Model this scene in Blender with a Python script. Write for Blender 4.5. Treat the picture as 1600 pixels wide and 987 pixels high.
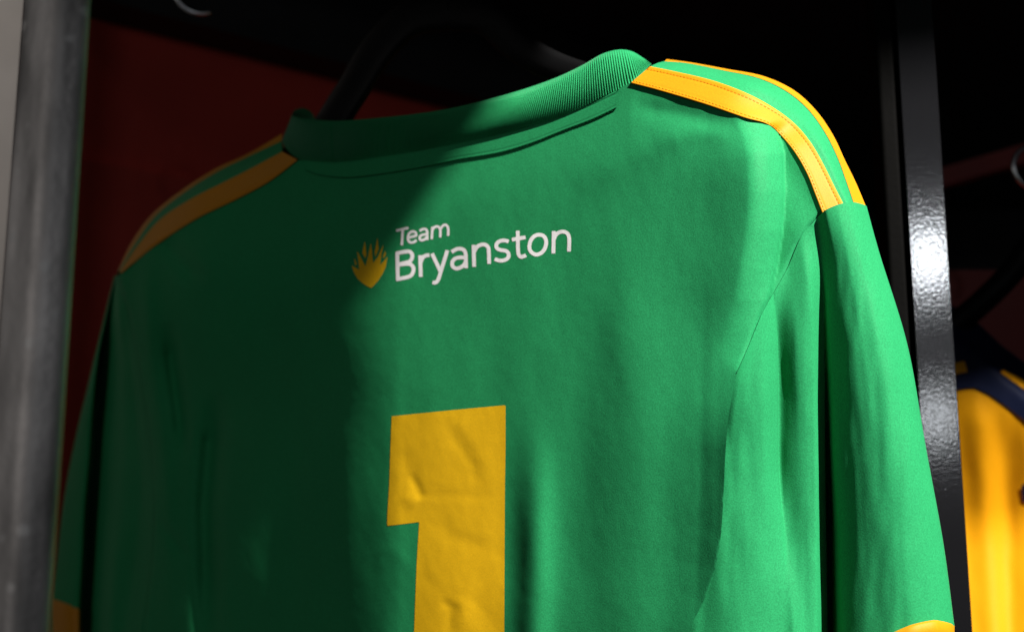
import bpy, math
import numpy as np
from mathutils import Vector

scene = bpy.context.scene
for o in list(bpy.data.objects):
    bpy.data.objects.remove(o, do_unlink=True)
R = math.radians

# ------------------------------------------------------------------ camera
CAM = np.array([0.0, 0.0, 1.20])
PITCH = R(11.8)
FPX = 50.0 * 1600 / 36.0            # focal length in photo pixels (photo 1600 x 987)
cd = bpy.data.cameras.new('Camera')
cam = bpy.data.objects.new('Camera', cd)
scene.collection.objects.link(cam)
cam.location = CAM.tolist()
cam.rotation_euler = (math.pi / 2 + PITCH, 0, 0)
cd.lens = 50.0
cd.sensor_width = 36.0
cd.clip_start = 0.02
cd.clip_end = 60.0
cd.dof.use_dof = True
cd.dof.focus_distance = 0.675
cd.dof.aperture_fstop = 7.0
cd.dof.aperture_blades = 8
scene.camera = cam


def ray(px, py):
    """world direction of the photo pixel; y component (forward) before pitch is 1"""
    px = np.asarray(px, float); py = np.asarray(py, float)
    x = (px - 800.0) / FPX
    up = (493.5 - py) / FPX
    c, s = math.cos(PITCH), math.sin(PITCH)
    return np.stack([x, c - s * up, s + c * up], -1)


# plane of the hanging shirt's back: turned 37 degrees, right side nearer
A_ = R(37.0)
N_SHIRT = np.array([-math.sin(A_), -math.cos(A_), 0.0])
O_SHIRT = np.array([0.0, 0.72, 1.20])


def on_plane(px, py, w, o, n):
    d = ray(px, py)
    t = (np.asarray(w, float) + np.dot(o - CAM, n)) / (d @ n)
    return CAM + d * t[..., None]


def at(px, py, w=0.0):
    px = np.asarray(px, float)
    return on_plane(px, py, np.broadcast_to(np.asarray(w, float), px.shape), O_SHIRT, N_SHIRT)


def at_y(px, py, y):
    """point on the ray at forward distance y"""
    d = ray(px, py)
    return CAM + d * (np.asarray(y, float) / d[..., 1])[..., None]


# ------------------------------------------------------------------ light
world = bpy.data.worlds.new('World')
scene.world = world
world.use_nodes = True
world.node_tree.nodes['Background'].inputs[0].default_value = (0.62, 0.72, 0.80, 1)
world.node_tree.nodes['Background'].inputs[1].default_value = 0.009

scene.view_settings.view_transform = 'Standard'
scene.view_settings.look = 'None'
scene.view_settings.exposure = 0.0
scene.view_settings.gamma = 1.0
scene.cycles.use_denoising = True
scene.cycles.max_bounces = 6


def look(o, direction):
    o.rotation_euler = Vector(direction).to_track_quat('-Z', 'Y').to_euler()


# key: a spot lamp up and to the right; the soft edge of its cone crosses the shirt back
LDIR = np.array([0.48, -0.59, 0.62]); LDIR /= np.linalg.norm(LDIR)
LPOS = at(np.array(1000.0), np.array(520.0)) + 2.6 * LDIR
half = R(8.0)
e0, e1 = (at(np.array(float(x)), np.array(float(y))) - LPOS for x, y in ((742, 190), (604, 395)))
e0 /= np.linalg.norm(e0); e1 /= np.linalg.norm(e1)
mid_ = e0 + e1; mid_ /= np.linalg.norm(mid_)
per_ = np.cross(e0, e1); per_ /= np.linalg.norm(per_)
ca = math.cos(half) / float(mid_ @ e0)
far_ = at(np.array(1400.0), np.array(900.0)) - LPOS
axis = ca * mid_ + math.copysign(math.sqrt(1 - ca * ca), float(per_ @ far_)) * per_
ld = bpy.data.lights.new('KeySpot', 'SPOT')
ld.energy = 1060.0
ld.color = (1.0, 0.96, 0.90)
ld.spot_size = 2 * half
ld.spot_blend = 0.04
ld.shadow_soft_size = 0.009
lo = bpy.data.objects.new('KeySpot', ld)
scene.collection.objects.link(lo)
lo.location = LPOS.tolist()
look(lo, axis)


def lamp(name, pos, target, size, power, col):
    l = bpy.data.lights.new(name, 'AREA')
    l.shape = 'DISK'; l.size = size; l.energy = power; l.color = col
    o = bpy.data.objects.new(name, l)
    scene.collection.objects.link(o)
    o.location = [float(v) for v in pos]
    look(o, [float(v) for v in (np.asarray(target) - np.asarray(pos))])
    return o


# two small ceiling lamps of the corridor behind the camera (they mirror in the black post)
POST_Y = 0.80
POST_N = np.array([-0.10, -0.995, 0.0]); POST_N /= np.linalg.norm(POST_N)
for (px_, py_, size_, pow_, nm) in ((1450, 404, 0.10, 2.1, 'CorridorLamp'), (1462, 652, 0.09, 0.55, 'CorridorLampFar')):
    p_ = at_y(np.array(float(px_)), np.array(float(py_)), POST_Y)
    v_ = (p_ - CAM); v_ /= np.linalg.norm(v_)
    r_ = v_ - 2 * (v_ @ POST_N) * POST_N
    lamp(nm, p_ + 2.6 * r_, p_, size_, pow_, (0.90, 0.95, 1.0))
# weak broad light from the left of the aisle
lamp('AisleLight', (-2.4, -1.3, 1.7), (-0.2, 0.8, 1.3), 0.9, 6.4, (1.0, 0.96, 0.92))

# added fill beyond the left post, no visible source, brightens the pale wall
wl = bpy.data.lights.new('WallFill', 'SPOT'); wl.energy = 12.0; wl.spot_size = R(70); wl.shadow_soft_size = 0.1; wl.color = (1.0, 0.95, 0.9)
wo = bpy.data.objects.new('WallFill', wl); scene.collection.objects.link(wo)
wo.location = (-1.1, 0.75, 2.35); look(wo, (0.15, 0.75, -0.6))

# ------------------------------------------------------------------ helpers
C = scene.collection


def link(o, parent=None):
    C.objects.link(o)
    if parent is not None:
        o.parent = parent
    return o


def origin_of(parent):
    v = np.zeros(3)
    while parent is not None:
        v += np.array(parent.location)
        parent = parent.parent
    return v


def mesh_obj(name, verts, faces, mat, parent=None, smooth=True):
    v = np.asarray(verts, float) - origin_of(parent)
    me = bpy.data.meshes.new(name)
    if isinstance(faces, np.ndarray):
        n, k = faces.shape
        me.vertices.add(len(v)); me.vertices.foreach_set('co', v.astype(np.float32).ravel())
        me.loops.add(n * k); me.loops.foreach_set('vertex_index', faces.astype(np.int32).ravel())
        me.polygons.add(n)
        me.polygons.foreach_set('loop_start', (np.arange(n) * k).astype(np.int32))
        me.polygons.foreach_set('loop_total', np.full(n, k, np.int32))
        me.update(calc_edges=True)
    else:
        me.from_pydata(v.tolist(), [], [list(map(int, f)) for f in faces])
    me.validate()
    me.polygons.foreach_set('use_smooth', np.full(len(me.polygons), bool(smooth)))
    me.materials.append(mat)
    o = bpy.data.objects.new(name, me)
    return link(o, parent)


def thing(name, label, cat, loc):
    o = bpy.data.objects.new(name, None)
    o.empty_display_size = 0.05
    o.location = [float(c) for c in loc]
    o['label'] = label; o['category'] = cat
    return link(o)


def crom(P, t):
    """Catmull-Rom through the rows of P at parameters t in 0..len-1"""
    P = np.asarray(P, float); n = len(P)
    t = np.clip(t, 0, n - 1 - 1e-9)
    i = np.floor(t).astype(int); f = (t - i)[:, None]
    E = np.vstack([2 * P[:1] - P[1:2], P, 2 * P[-1:] - P[-2:-1]])
    a, b, c, d = E[i], E[i + 1], E[i + 2], E[i + 3]
    return 0.5 * (2 * b + (c - a) * f + (2 * a - 5 * b + 4 * c - d) * f ** 2 + (-a + 3 * b - 3 * c + d) * f ** 3)


def resample(P, n, by_index=False):
    P = np.asarray(P, float)
    if by_index:
        return crom(P, np.linspace(0, len(P) - 1, n))
    fine = crom(P, np.linspace(0, len(P) - 1, 60 * (len(P) - 1) + 1))
    s = np.concatenate([[0], np.cumsum(np.linalg.norm(np.diff(fine[:, :2], axis=0), axis=1))])
    q = np.linspace(0, s[-1], n)
    return np.stack([np.interp(q, s, fine[:, k]) for k in range(fine.shape[1])], 1)


def grid_faces(nu, nv, closed_u=False, closed_v=False):
    i = np.arange(nu if closed_u else nu - 1); j = np.arange(nv if closed_v else nv - 1)
    I, J = np.meshgrid(i, j, indexing='ij')
    I2 = (I + 1) % nu; J2 = (J + 1) % nv
    return np.stack([I * nv + J, I2 * nv + J, I2 * nv + J2, I * nv + J2], -1).reshape(-1, 4)


def loft_px(curves, n, m, linear=False, by_index=False):
    """curves: list of [(px,py,w)...]; returns (n, m, 3) pixel-space grid, n along, m across"""
    K = np.stack([resample(c, n, by_index) for c in curves], 0)      # k,n,3
    k = len(curves)
    t = np.linspace(0, k - 1, m)
    if linear:
        i = np.clip(np.floor(t).astype(int), 0, k - 2); f = (t - i)[:, None, None]
        G = K[i] * (1 - f) + K[i + 1] * f
    else:
        G = crom(K.reshape(k, -1), t).reshape(m, n, 3)
    return np.transpose(G, (1, 0, 2))


def loft_obj(name, G, mat, parent, place=at, extra=None):
    w = G[..., 2] + (0 if extra is None else extra)
    V = place(G[..., 0].ravel(), G[..., 1].ravel(), w.ravel())
    return mesh_obj(name, V, grid_faces(G.shape[0], G.shape[1]), mat, parent)


def S(t):
    t = np.clip(t, 0, 1)
    return t * t * (3 - 2 * t)


def vnoise(x, y, seed):
    """smooth gradient noise on a turned lattice, two octaves"""
    rs = np.random.RandomState(seed)
    ang = rs.rand(64, 64) * 2 * math.pi
    GX, GY = np.cos(ang), np.sin(ang)

    def one(x, y):
        xi = np.floor(x).astype(int); yi = np.floor(y).astype(int)
        fx = x - xi; fy = y - yi
        ux = fx ** 3 * (fx * (6 * fx - 15) + 10); uy = fy ** 3 * (fy * (6 * fy - 15) + 10)
        g = lambda a, b, dx, dy: GX[a % 64, b % 64] * dx + GY[a % 64, b % 64] * dy
        return (g(xi, yi, fx, fy) * (1 - ux) + g(xi + 1, yi, fx - 1, fy) * ux) * (1 - uy) + \
               (g(xi, yi + 1, fx, fy - 1) * (1 - ux) + g(xi + 1, yi + 1, fx - 1, fy - 1) * ux) * uy
    c, s_ = math.cos(0.5), math.sin(0.5)
    a, b = x * c - y * s_ + 7.3, x * s_ + y * c + 3.1
    return 1.5 * (one(a, b) + 0.4 * one(2.1 * b + 11, 2.1 * a + 5))


def dist_poly(x, y, pts, closed=False):
    """unsigned distance to a polyline plus parameter along it"""
    P = np.asarray(pts, float)
    Q = np.vstack([P, P[:1]]) if closed else P
    best = np.full(np.shape(x), 1e9); par = np.zeros(np.shape(x))
    for k in range(len(Q) - 1):
        a, b = Q[k], Q[k + 1]; d = b - a
        h = np.clip(((x - a[0]) * d[0] + (y - a[1]) * d[1]) / (d @ d + 1e-12), 0, 1)
        r = np.hypot(x - a[0] - h * d[0], y - a[1] - h * d[1])
        m = r < best
        best = np.where(m, r, best); par = np.where(m, k + h, par)
    return best, par / (len(Q) - 1)


def inside_poly(x, y, pts):
    P = np.asarray(pts, float); ins = np.zeros(np.shape(x), bool)
    n = len(P)
    for k in range(n):
        a, b = P[k], P[(k + 1) % n]
        if a[1] == b[1]:
            continue
        c = ((a[1] > y) != (b[1] > y)) & (x < (b[0] - a[0]) * (y - a[1]) / (b[1] - a[1]) + a[0])
        ins ^= c
    return ins


def sdf_poly(x, y, pts):
    d, _ = dist_poly(x, y, pts, True)
    return np.where(inside_poly(x, y, pts), -d, d)


def clip_mesh(sdf, box, step):
    """flat mesh (pixel coordinates) of the area where sdf < 0"""
    x = np.arange(box[0], box[2] + step, step, dtype=float); y = np.arange(box[1], box[3] + step, step, dtype=float)
    X, Y = np.meshgrid(x, y, indexing='ij')
    D = sdf(X, Y)
    D = np.where(np.abs(D) < 1e-4, 1e-4, D)
    nx, ny = X.shape
    verts = []; idx = -np.ones((nx, ny), int)
    q = D < 0
    full = q[:-1, :-1] & q[1:, :-1] & q[1:, 1:] & q[:-1, 1:]
    anyq = q[:-1, :-1] | q[1:, :-1] | q[1:, 1:] | q[:-1, 1:]
    ii = np.argwhere(q)
    idx[q] = np.arange(len(ii))
    vx = [tuple(v) for v in np.stack([X[q], Y[q]], 1)]
    cache = {}

    def cut(a, b):
        key = (a, b) if a < b else (b, a)
        if key not in cache:
            da, db = D[a], D[b]; f = da / (da - db)
            vx.append((X[a] + (X[b] - X[a]) * f, Y[a] + (Y[b] - Y[a]) * f))
            cache[key] = len(vx) - 1
        return cache[key]
    fi = np.argwhere(full)
    F = [(idx[i, j], idx[i + 1, j], idx[i + 1, j + 1], idx[i, j + 1]) for i, j in fi]
    for i, j in np.argwhere(anyq & ~full):
        c = [(i, j), (i + 1, j), (i + 1, j + 1), (i, j + 1)]
        poly = []
        for k in range(4):
            a, b = c[k], c[(k + 1) % 4]
            if q[a]:
                poly.append(idx[a])
            if q[a] != q[b]:
                poly.append(cut(a, b))
        if len(poly) >= 3:
            F.append(tuple(poly))
    return np.array(vx), F


# ------------------------------------------------------------------ materials
def new_mat(name):
    m = bpy.data.materials.new(name); m.use_nodes = True
    nt = m.node_tree; b = nt.nodes['Principled BSDF']
    return m, nt, b


def cloth(name, col, rough=0.58, sheen=0.02, spec=0.06, grain=0.18, scale=1500.0, bump=0.15, sheen_tint=None):
    m, nt, b = new_mat(name)
    tc = nt.nodes.new('ShaderNodeTexCoord')
    n1 = nt.nodes.new('ShaderNodeTexNoise'); n1.inputs['Scale'].default_value = scale; n1.inputs['Detail'].default_value = 2.0
    n2 = nt.nodes.new('ShaderNodeTexNoise'); n2.inputs['Scale'].default_value = 14.0; n2.inputs['Detail'].default_value = 3.0
    nt.links.new(tc.outputs['Object'], n1.inputs['Vector']); nt.links.new(tc.outputs['Object'], n2.inputs['Vector'])
    mr = nt.nodes.new('ShaderNodeMapRange')
    mr.inputs['From Min'].default_value = 0.3; mr.inputs['From Max'].default_value = 0.7
    mr.inputs['To Min'].default_value = 1 - grain; mr.inputs['To Max'].default_value = 1 + grain
    nt.links.new(n1.outputs['Fac'], mr.inputs['Value'])
    mr2 = nt.nodes.new('ShaderNodeMapRange')
    mr2.inputs['From Min'].default_value = 0.3; mr2.inputs['From Max'].default_value = 0.7
    mr2.inputs['To Min'].default_value = 0.95; mr2.inputs['To Max'].default_value = 1.05
    nt.links.new(n2.outputs['Fac'], mr2.inputs['Value'])
    mu = nt.nodes.new('ShaderNodeMath'); mu.operation = 'MULTIPLY'
    nt.links.new(mr.outputs[0], mu.inputs[0]); nt.links.new(mr2.outputs[0], mu.inputs[1])
    mix = nt.nodes.new('ShaderNodeVectorMath'); mix.operation = 'SCALE'
    mix.inputs[0].default_value = col
    nt.links.new(mu.outputs[0], mix.inputs['Scale'])
    nt.links.new(mix.outputs[0], b.inputs['Base Color'])
    bp = nt.nodes.new('ShaderNodeBump'); bp.inputs['Strength'].default_value = bump; bp.inputs['Distance'].default_value = 0.0004
    nt.links.new(n1.outputs['Fac'], bp.inputs['Height']); nt.links.new(bp.outputs[0], b.inputs['Normal'])
    b.inputs['Roughness'].default_value = rough
    b.inputs['Specular IOR Level'].default_value = spec
    b.inputs['Sheen Weight'].default_value = sheen
    b.inputs['Sheen Roughness'].default_value = 0.28
    b.inputs['Sheen Tint'].default_value = (*(sheen_tint or (0.5, 1.0, 0.65)), 1)
    return m


GREEN = cloth('green_knit', (0.019, 0.245, 0.088))
RIB = cloth('green_rib', (0.016, 0.230, 0.082), sheen=0.3)
AMBER = cloth('amber_trim', (0.54, 0.215, 0.002), sheen=0.03, grain=0.08, spec=0.2, sheen_tint=(1, 0.8, 0.3))
PRINT = cloth('gold_print', (0.80, 0.46, 0.006), rough=0.5, sheen=0.0, grain=0.07, spec=0.25)
GOLD = cloth('gold_emblem_print', (0.72, 0.42, 0.006), rough=0.5, sheen=0.0, grain=0.07, spec=0.2)
WHITE = cloth('white_print', (0.86, 0.83, 0.84), rough=0.5, sheen=0.0, grain=0.03, spec=0.25)
THREAD = cloth('green_thread', (0.006, 0.16, 0.055), sheen=0.1)
ATHREAD = cloth('amber_thread', (0.72, 0.30, 0.006), sheen=0.1)
NAVY = cloth('navy_knit', (0.006, 0.009, 0.028), sheen=0.1, sheen_tint=(0.4, 0.5, 1.0))
YELLOW = cloth('yellow_knit', (0.56, 0.245, 0.003), sheen=0.1, grain=0.08, sheen_tint=(1, 0.8, 0.3))


def plain(name, col, rough, metallic=0.0, bump=None, spec=0.5, var=0.0, vscale=20.0, stretch=(1, 1, 1)):
    m, nt, b = new_mat(name)
    b.inputs['Base Color'].default_value = (*col, 1)
    b.inputs['Roughness'].default_value = rough
    b.inputs['Metallic'].default_value = metallic
    b.inputs['Specular IOR Level'].default_value = spec
    tc = nt.nodes.new('ShaderNodeTexCoord')
    mp = nt.nodes.new('ShaderNodeMapping'); mp.inputs['Scale'].default_value = stretch
    nt.links.new(tc.outputs['Object'], mp.inputs['Vector'])
    if var:
        n = nt.nodes.new('ShaderNodeTexNoise'); n.inputs['Scale'].default_value = vscale; n.inputs['Detail'].default_value = 5
        nt.links.new(mp.outputs[0], n.inputs['Vector'])
        mr = nt.nodes.new('ShaderNodeMapRange')
        mr.inputs['From Min'].default_value = 0.3; mr.inputs['From Max'].default_value = 0.7
        mr.inputs['To Min'].default_value = 1 - var; mr.inputs['To Max'].default_value = 1 + var
        nt.links.new(n.outputs['Fac'], mr.inputs['Value'])
        mix = nt.nodes.new('ShaderNodeVectorMath'); mix.operation = 'SCALE'; mix.inputs[0].default_value = col
        nt.links.new(mr.outputs[0], mix.inputs['Scale']); nt.links.new(mix.outputs[0], b.inputs['Base Color'])
    if bump:
        sc, st, dist = bump
        n = nt.nodes.new('ShaderNodeTexNoise'); n.inputs['Scale'].default_value = sc; n.inputs['Detail'].default_value = 2
        nt.links.new(tc.outputs['Object'], n.inputs['Vector'])
        bp = nt.nodes.new('ShaderNodeBump'); bp.inputs['Strength'].default_value = st; bp.inputs['Distance'].default_value = dist
        nt.links.new(n.outputs['Fac'], bp.inputs['Height']); nt.links.new(bp.outputs[0], b.inputs['Normal'])
    return m


BLACK_PAINT = plain('black_gloss_paint', (0.006, 0.006, 0.007), 0.10, bump=(520, 0.085, 0.0004), spec=0.6)
BLACK_SATIN = plain('black_satin_paint', (0.0016, 0.0015, 0.0014), 0.7, bump=(260, 0.3, 0.0006), spec=0.03)
BLACK_MATT = plain('black_matt_paint', (0.010, 0.010, 0.011), 0.6, bump=(200, 0.3, 0.0005), var=0.3)
PLASTIC = plain('black_plastic', (0.002, 0.002, 0.0023), 0.55, bump=(500, 0.15, 0.0003), spec=0.12)
GALV = plain('galvanised_steel', (0.66, 0.62, 0.60), 0.58, metallic=0.35, bump=(300, 0.45, 0.0008), var=0.55, vscale=60, stretch=(1, 1, 0.25))
# pale flecks coloured in as blurred glints on the galvanised post
nt = GALV.node_tree; b_ = nt.nodes['Principled BSDF']
src = b_.inputs['Base Color'].links[0].from_socket
tc_ = nt.nodes.new('ShaderNodeTexCoord')
vo = nt.nodes.new('ShaderNodeTexVoronoi'); vo.inputs['Scale'].default_value = 85.0
nt.links.new(tc_.outputs['Object'], vo.inputs['Vector'])
cut_ = nt.nodes.new('ShaderNodeMapRange'); cut_.inputs['From Min'].default_value = 0.22; cut_.inputs['From Max'].default_value = 0.12
nt.links.new(vo.outputs['Distance'], cut_.inputs['Value'])
mx_ = nt.nodes.new('ShaderNodeMix'); mx_.data_type = 'RGBA'
nt.links.new(cut_.outputs[0], mx_.inputs[0]); nt.links.new(src, mx_.inputs[6])
mx_.inputs[7].default_value = (0.85, 0.82, 0.80, 1)
nt.links.new(mx_.outputs[2], b_.inputs['Base Color'])
RED_SHADED = plain('red_paint_shaded', (0.16, 0.013, 0.010), 0.6, bump=(60, 0.15, 0.001), var=0.2, vscale=6)  # same red paint, with the bay's shade put into the colour
RED = plain('dark_red_paint', (0.42, 0.036, 0.022), 0.55, bump=(60, 0.15, 0.001), var=0.15, vscale=6)
CHROME = plain('dull_chrome', (0.55, 0.55, 0.57), 0.3, metallic=1.0, bump=(300, 0.2, 0.0003))
PALE = plain('pale_wall_paint', (0.62, 0.58, 0.54), 0.8, bump=(90, 0.2, 0.001), var=0.06)


def prism(plan, z0, z1, bev=0.0):
    """vertical prism over a plan polygon [(x, y)...]; corners rounded with bev"""
    P = [np.array(p, float) for p in plan]; out = []
    n = len(P)
    for k in range(n):
        a, b, c = P[k - 1], P[k], P[(k + 1) % n]
        if bev <= 0:
            out.append(b); continue
        u = (a - b) / np.linalg.norm(a - b); v = (c - b) / np.linalg.norm(c - b)
        for t in np.linspace(0, 1, 14):
            out.append(b + u * bev * (1 - t) ** 2 + v * bev * t ** 2)
    m = len(out)
    V = [(p[0], p[1], z0) for p in out] + [(p[0], p[1], z1) for p in out]
    F = [(k, (k + 1) % m, m + (k + 1) % m, m + k) for k in range(m)]
    V = V + V                      # caps get corners of their own, so that they stay flat
    F += [tuple(range(3 * m - 1, 2 * m - 1, -1)), tuple(range(3 * m, 4 * m))]
    return V, F


def box_between(c, ux, uy, uz):
    """box from corner c along three vectors"""
    c, ux, uy, uz = (np.asarray(v, float) for v in (c, ux, uy, uz))
    V = [c + i * ux + j * uy + k * uz for k in (0, 1) for j in (0, 1) for i in (0, 1)]
    F = [(0, 2, 3, 1), (4, 5, 7, 6), (0, 1, 5, 4), (2, 6, 7, 3), (0, 4, 6, 2), (1, 3, 7, 5)]
    return V, F


def tube(path, rad, seg=12):
    P = np.asarray(path, float); n = len(P)
    rad = np.broadcast_to(np.asarray(rad, float), (n,))
    T = np.gradient(P, axis=0); T /= np.linalg.norm(T, axis=1)[:, None]
    up = np.array([0.3, 0.9, 0.2]); V = []
    for p, t, r in zip(P, T, rad):
        a = np.cross(t, up); a /= np.linalg.norm(a); b = np.cross(t, a)
        for k in range(seg):
            g = 2 * math.pi * k / seg
            V.append(p + r * (math.cos(g) * a + math.sin(g) * b))
    F = [tuple(f) for f in grid_faces(n, seg, closed_v=True)]
    F += [tuple(range(seg)), tuple(range((n - 1) * seg, n * seg))[::-1]]
    return V, F


def structure(o):
    o['kind'] = 'structure'
    return o


# ------------------------------------------------------------------ setting
# red side panel of the bay, receding to the right, with a black beam along its top
d_wall = np.array([math.sin(R(53)), math.cos(R(53)), 0.0])
n_wall = np.array([math.cos(R(53)), -math.sin(R(53)), 0.0])
p_wall = at_y(np.array(130.0), np.array(300.0), 1.26)


def on_wall(px, py, off=0.0):
    return on_plane(np.array(float(px)), np.array(float(py)), np.array(float(off)), p_wall, n_wall)


def wall_box(name, px0, px1, top, bottom, off, depth, mat):
    """slab lying along the red wall; top/bottom are (z) heights"""
    a = on_wall(px0, 500, off); b = on_wall(px1, 500, off)
    a[2] = bottom
    V, F = box_between(a, np.array([b[0] - a[0], b[1] - a[1], 0]), -n_wall * depth, np.array([0, 0, top - bottom]))
    return mesh_obj(name, V, F, mat, None, smooth=False)


z_beam = float(on_wall(470, 104)[2])
z_split = float(on_wall(200, 262)[2])
structure(wall_box('wall_lower_panel', 50, 1150, z_split, 0.2, 0.0, 0.03, RED))
structure(wall_box('wall_upper_panel', 50, 1150, z_beam + 0.4, z_split + 0.002, -0.012, 0.03, RED))
structure(wall_box('wall_beam', 56, 1180, z_beam + 0.26, z_beam, 0.035, 0.05, BLACK_MATT))
# black back of the bays
structure(mesh_obj('back_wall', *box_between((-0.6, 2.3, 0.0), (3.6, 0, 0), (0, 0.05, 0), (0, 0, 3.2)), BLACK_MATT, None, smooth=False))
structure(mesh_obj('ceiling_panel', *box_between((-0.45, 0.62, 1.86), (2.6, 0, 0), (0, 1.66, 0), (0, 0, 0.03)), BLACK_MATT, None, smooth=False))
# pale wall seen past the left post
structure(mesh_obj('side_wall', *box_between((-1.9, 1.5, 0.0), (1.35, 0, 0), (0, 0.05, 0), (0, 0, 3.2)), PALE, None, smooth=False))

# ------------------------------------------------------------------ left post (near the lens)
YL = 0.46


def plan(px, y):
    p = at_y(np.array(float(px)), np.array(493.5), y)
    return (p[0], p[1])


lp_a, lp_b, lp_c = plan(-4, YL + 0.012), plan(52, YL), plan(112, YL + 0.006)
dep = 0.03
V, F = prism([lp_a, lp_b, lp_c, (lp_c[0] * (lp_c[1] + dep) / lp_c[1] - 0.003, lp_c[1] + dep), (lp_a[0], lp_a[1] + dep)], 0.2, 2.4, 0.005)
o = mesh_obj('steel_post', V, F, GALV, None, smooth=False)
o['label'] = 'mottled grey galvanised steel post at the left edge, out of focus'
o['category'] = 'post'

# ------------------------------------------------------------------ right post (black, behind the sleeve)
rp = thing('steel_post', 'glossy black painted steel post behind the right sleeve', 'post', (0.25, POST_Y, 0.2))
q0 = np.array(plan(1428, POST_Y)); q1 = np.array(plan(1486, POST_Y))
tang = np.array([-POST_N[1], POST_N[0]]); tang = tang if tang[0] > 0 else -tang
wid = (q1[0] - q0[0]) / tang[0]
q1 = q0 + tang * wid
nb = -POST_N[:2]
V, F = prism([q0, q1, q1 + nb * 0.03, q0 + nb * 0.03], 0.2, 2.4, 0.0005)
mesh_obj('face_bar', V, F, BLACK_PAINT, rp, smooth=False)
s0 = q0 - tang * 0.0125 + nb * 0.003
V, F = prism([s0, s0 + tang * 0.0108, s0 + tang * 0.0108 + nb * 0.035, s0 + nb * 0.035], 0.2, 2.4, 0.003)
mesh_obj('side_channel', V, F, BLACK_SATIN, rp, smooth=False)
V, F = prism([s0 + tang * 0.004 + nb * 0.012, q0 + tang * 0.004 + nb * 0.012, q0 + tang * 0.004 + nb * 0.027, s0 + tang * 0.004 + nb * 0.027], 0.2, 2.4, 0.0)
mesh_obj('web_plate', V, F, BLACK_MATT, rp, smooth=False)

# ------------------------------------------------------------------ the green shirt
shirt_base = at(np.array(700.0), np.array(987.0), -0.03)
shirt = thing('football_shirt', 'green football shirt with yellow number 1 and amber shoulder stripes, on a black hanger', 'shirt', shirt_base)

# outline pieces, photo pixels
neck = [(465, 250), (500, 253), (560, 249), (640, 237), (700, 226), (760, 214), (800, 204), (860, 187), (910, 166), (950, 146), (985, 130)]
strA = [(985, 130), (1030, 142), (1100, 163), (1160, 183), (1196, 193), (1216, 208), (1240, 236), (1260, 270), (1274, 305), (1285, 332)]
strB = [(1016, 104), (1055, 112), (1110, 125), (1160, 143), (1203, 165), (1240, 192), (1266, 222), (1286, 256), (1302, 288), (1321, 325)]
strC = [(1038, 96), (1075, 99), (1130, 110), (1185, 122), (1228, 142), (1262, 170), (1288, 205), (1308, 244), (1322, 282), (1336, 323)]
strD = [(1042, 93), (1080, 98), (1135, 108), (1192, 119), (1240, 141), (1276, 174), (1302, 212), (1320, 250), (1338, 287), (1354, 325)]
armR = [(1285, 332), (1262, 356), (1246, 382), (1228, 425), (1205, 463), (1188, 495), (1168, 545), (1152, 580)]
edgeR = [(1152, 580), (1140, 640), (1134, 700), (1131, 760), (1127, 830), (1117, 890), (1099, 940), (1073, 990), (1050, 1060), (1045, 1300)]
lefA = [(465, 250), (420, 284), (370, 311), (305, 343), (245, 382), (212, 408), (189, 427)]
lefB = [(441, 237), (385, 267), (345, 287), (298, 311), (250, 343), (215, 384), (187, 424)]
lefC = [(440, 220), (385, 246), (340, 268), (292, 298), (244, 336), (210, 382), (185, 424)]
lefD = [(441, 209), (388, 240), (338, 263), (286, 296), (238, 335), (205, 380), (184, 424)]
armL = [(184, 430), (200, 490), (214, 560), (227, 640), (237, 720), (240, 800), (236, 880), (227, 950), (220, 1020), (218, 1300)]


def wshoulder(x):
    """how far the shoulder drops away towards the sleeves"""
    return -0.022 * S((330 - x) / 170.0)


def groove(x, y, pts, width, depth):
    d, t = dist_poly(x, y, pts)
    return depth * np.exp(-(d / width) ** 2) * np.clip(4 * t, 0, 1) * np.clip(4 * (1 - t), 0, 1)


def curve_x(y, tab):
    t = np.array(tab, float)
    return np.interp(y, t[:, 0], t[:, 1])


def left_turn(x, y):
    q = np.clip(628 - x, 0, None)
    return -0.00015 * (q - 38 * (1 - np.exp(-q / 38.0))) * (0.2 + 0.8 * S((y - 400) / 260.0))


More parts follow.
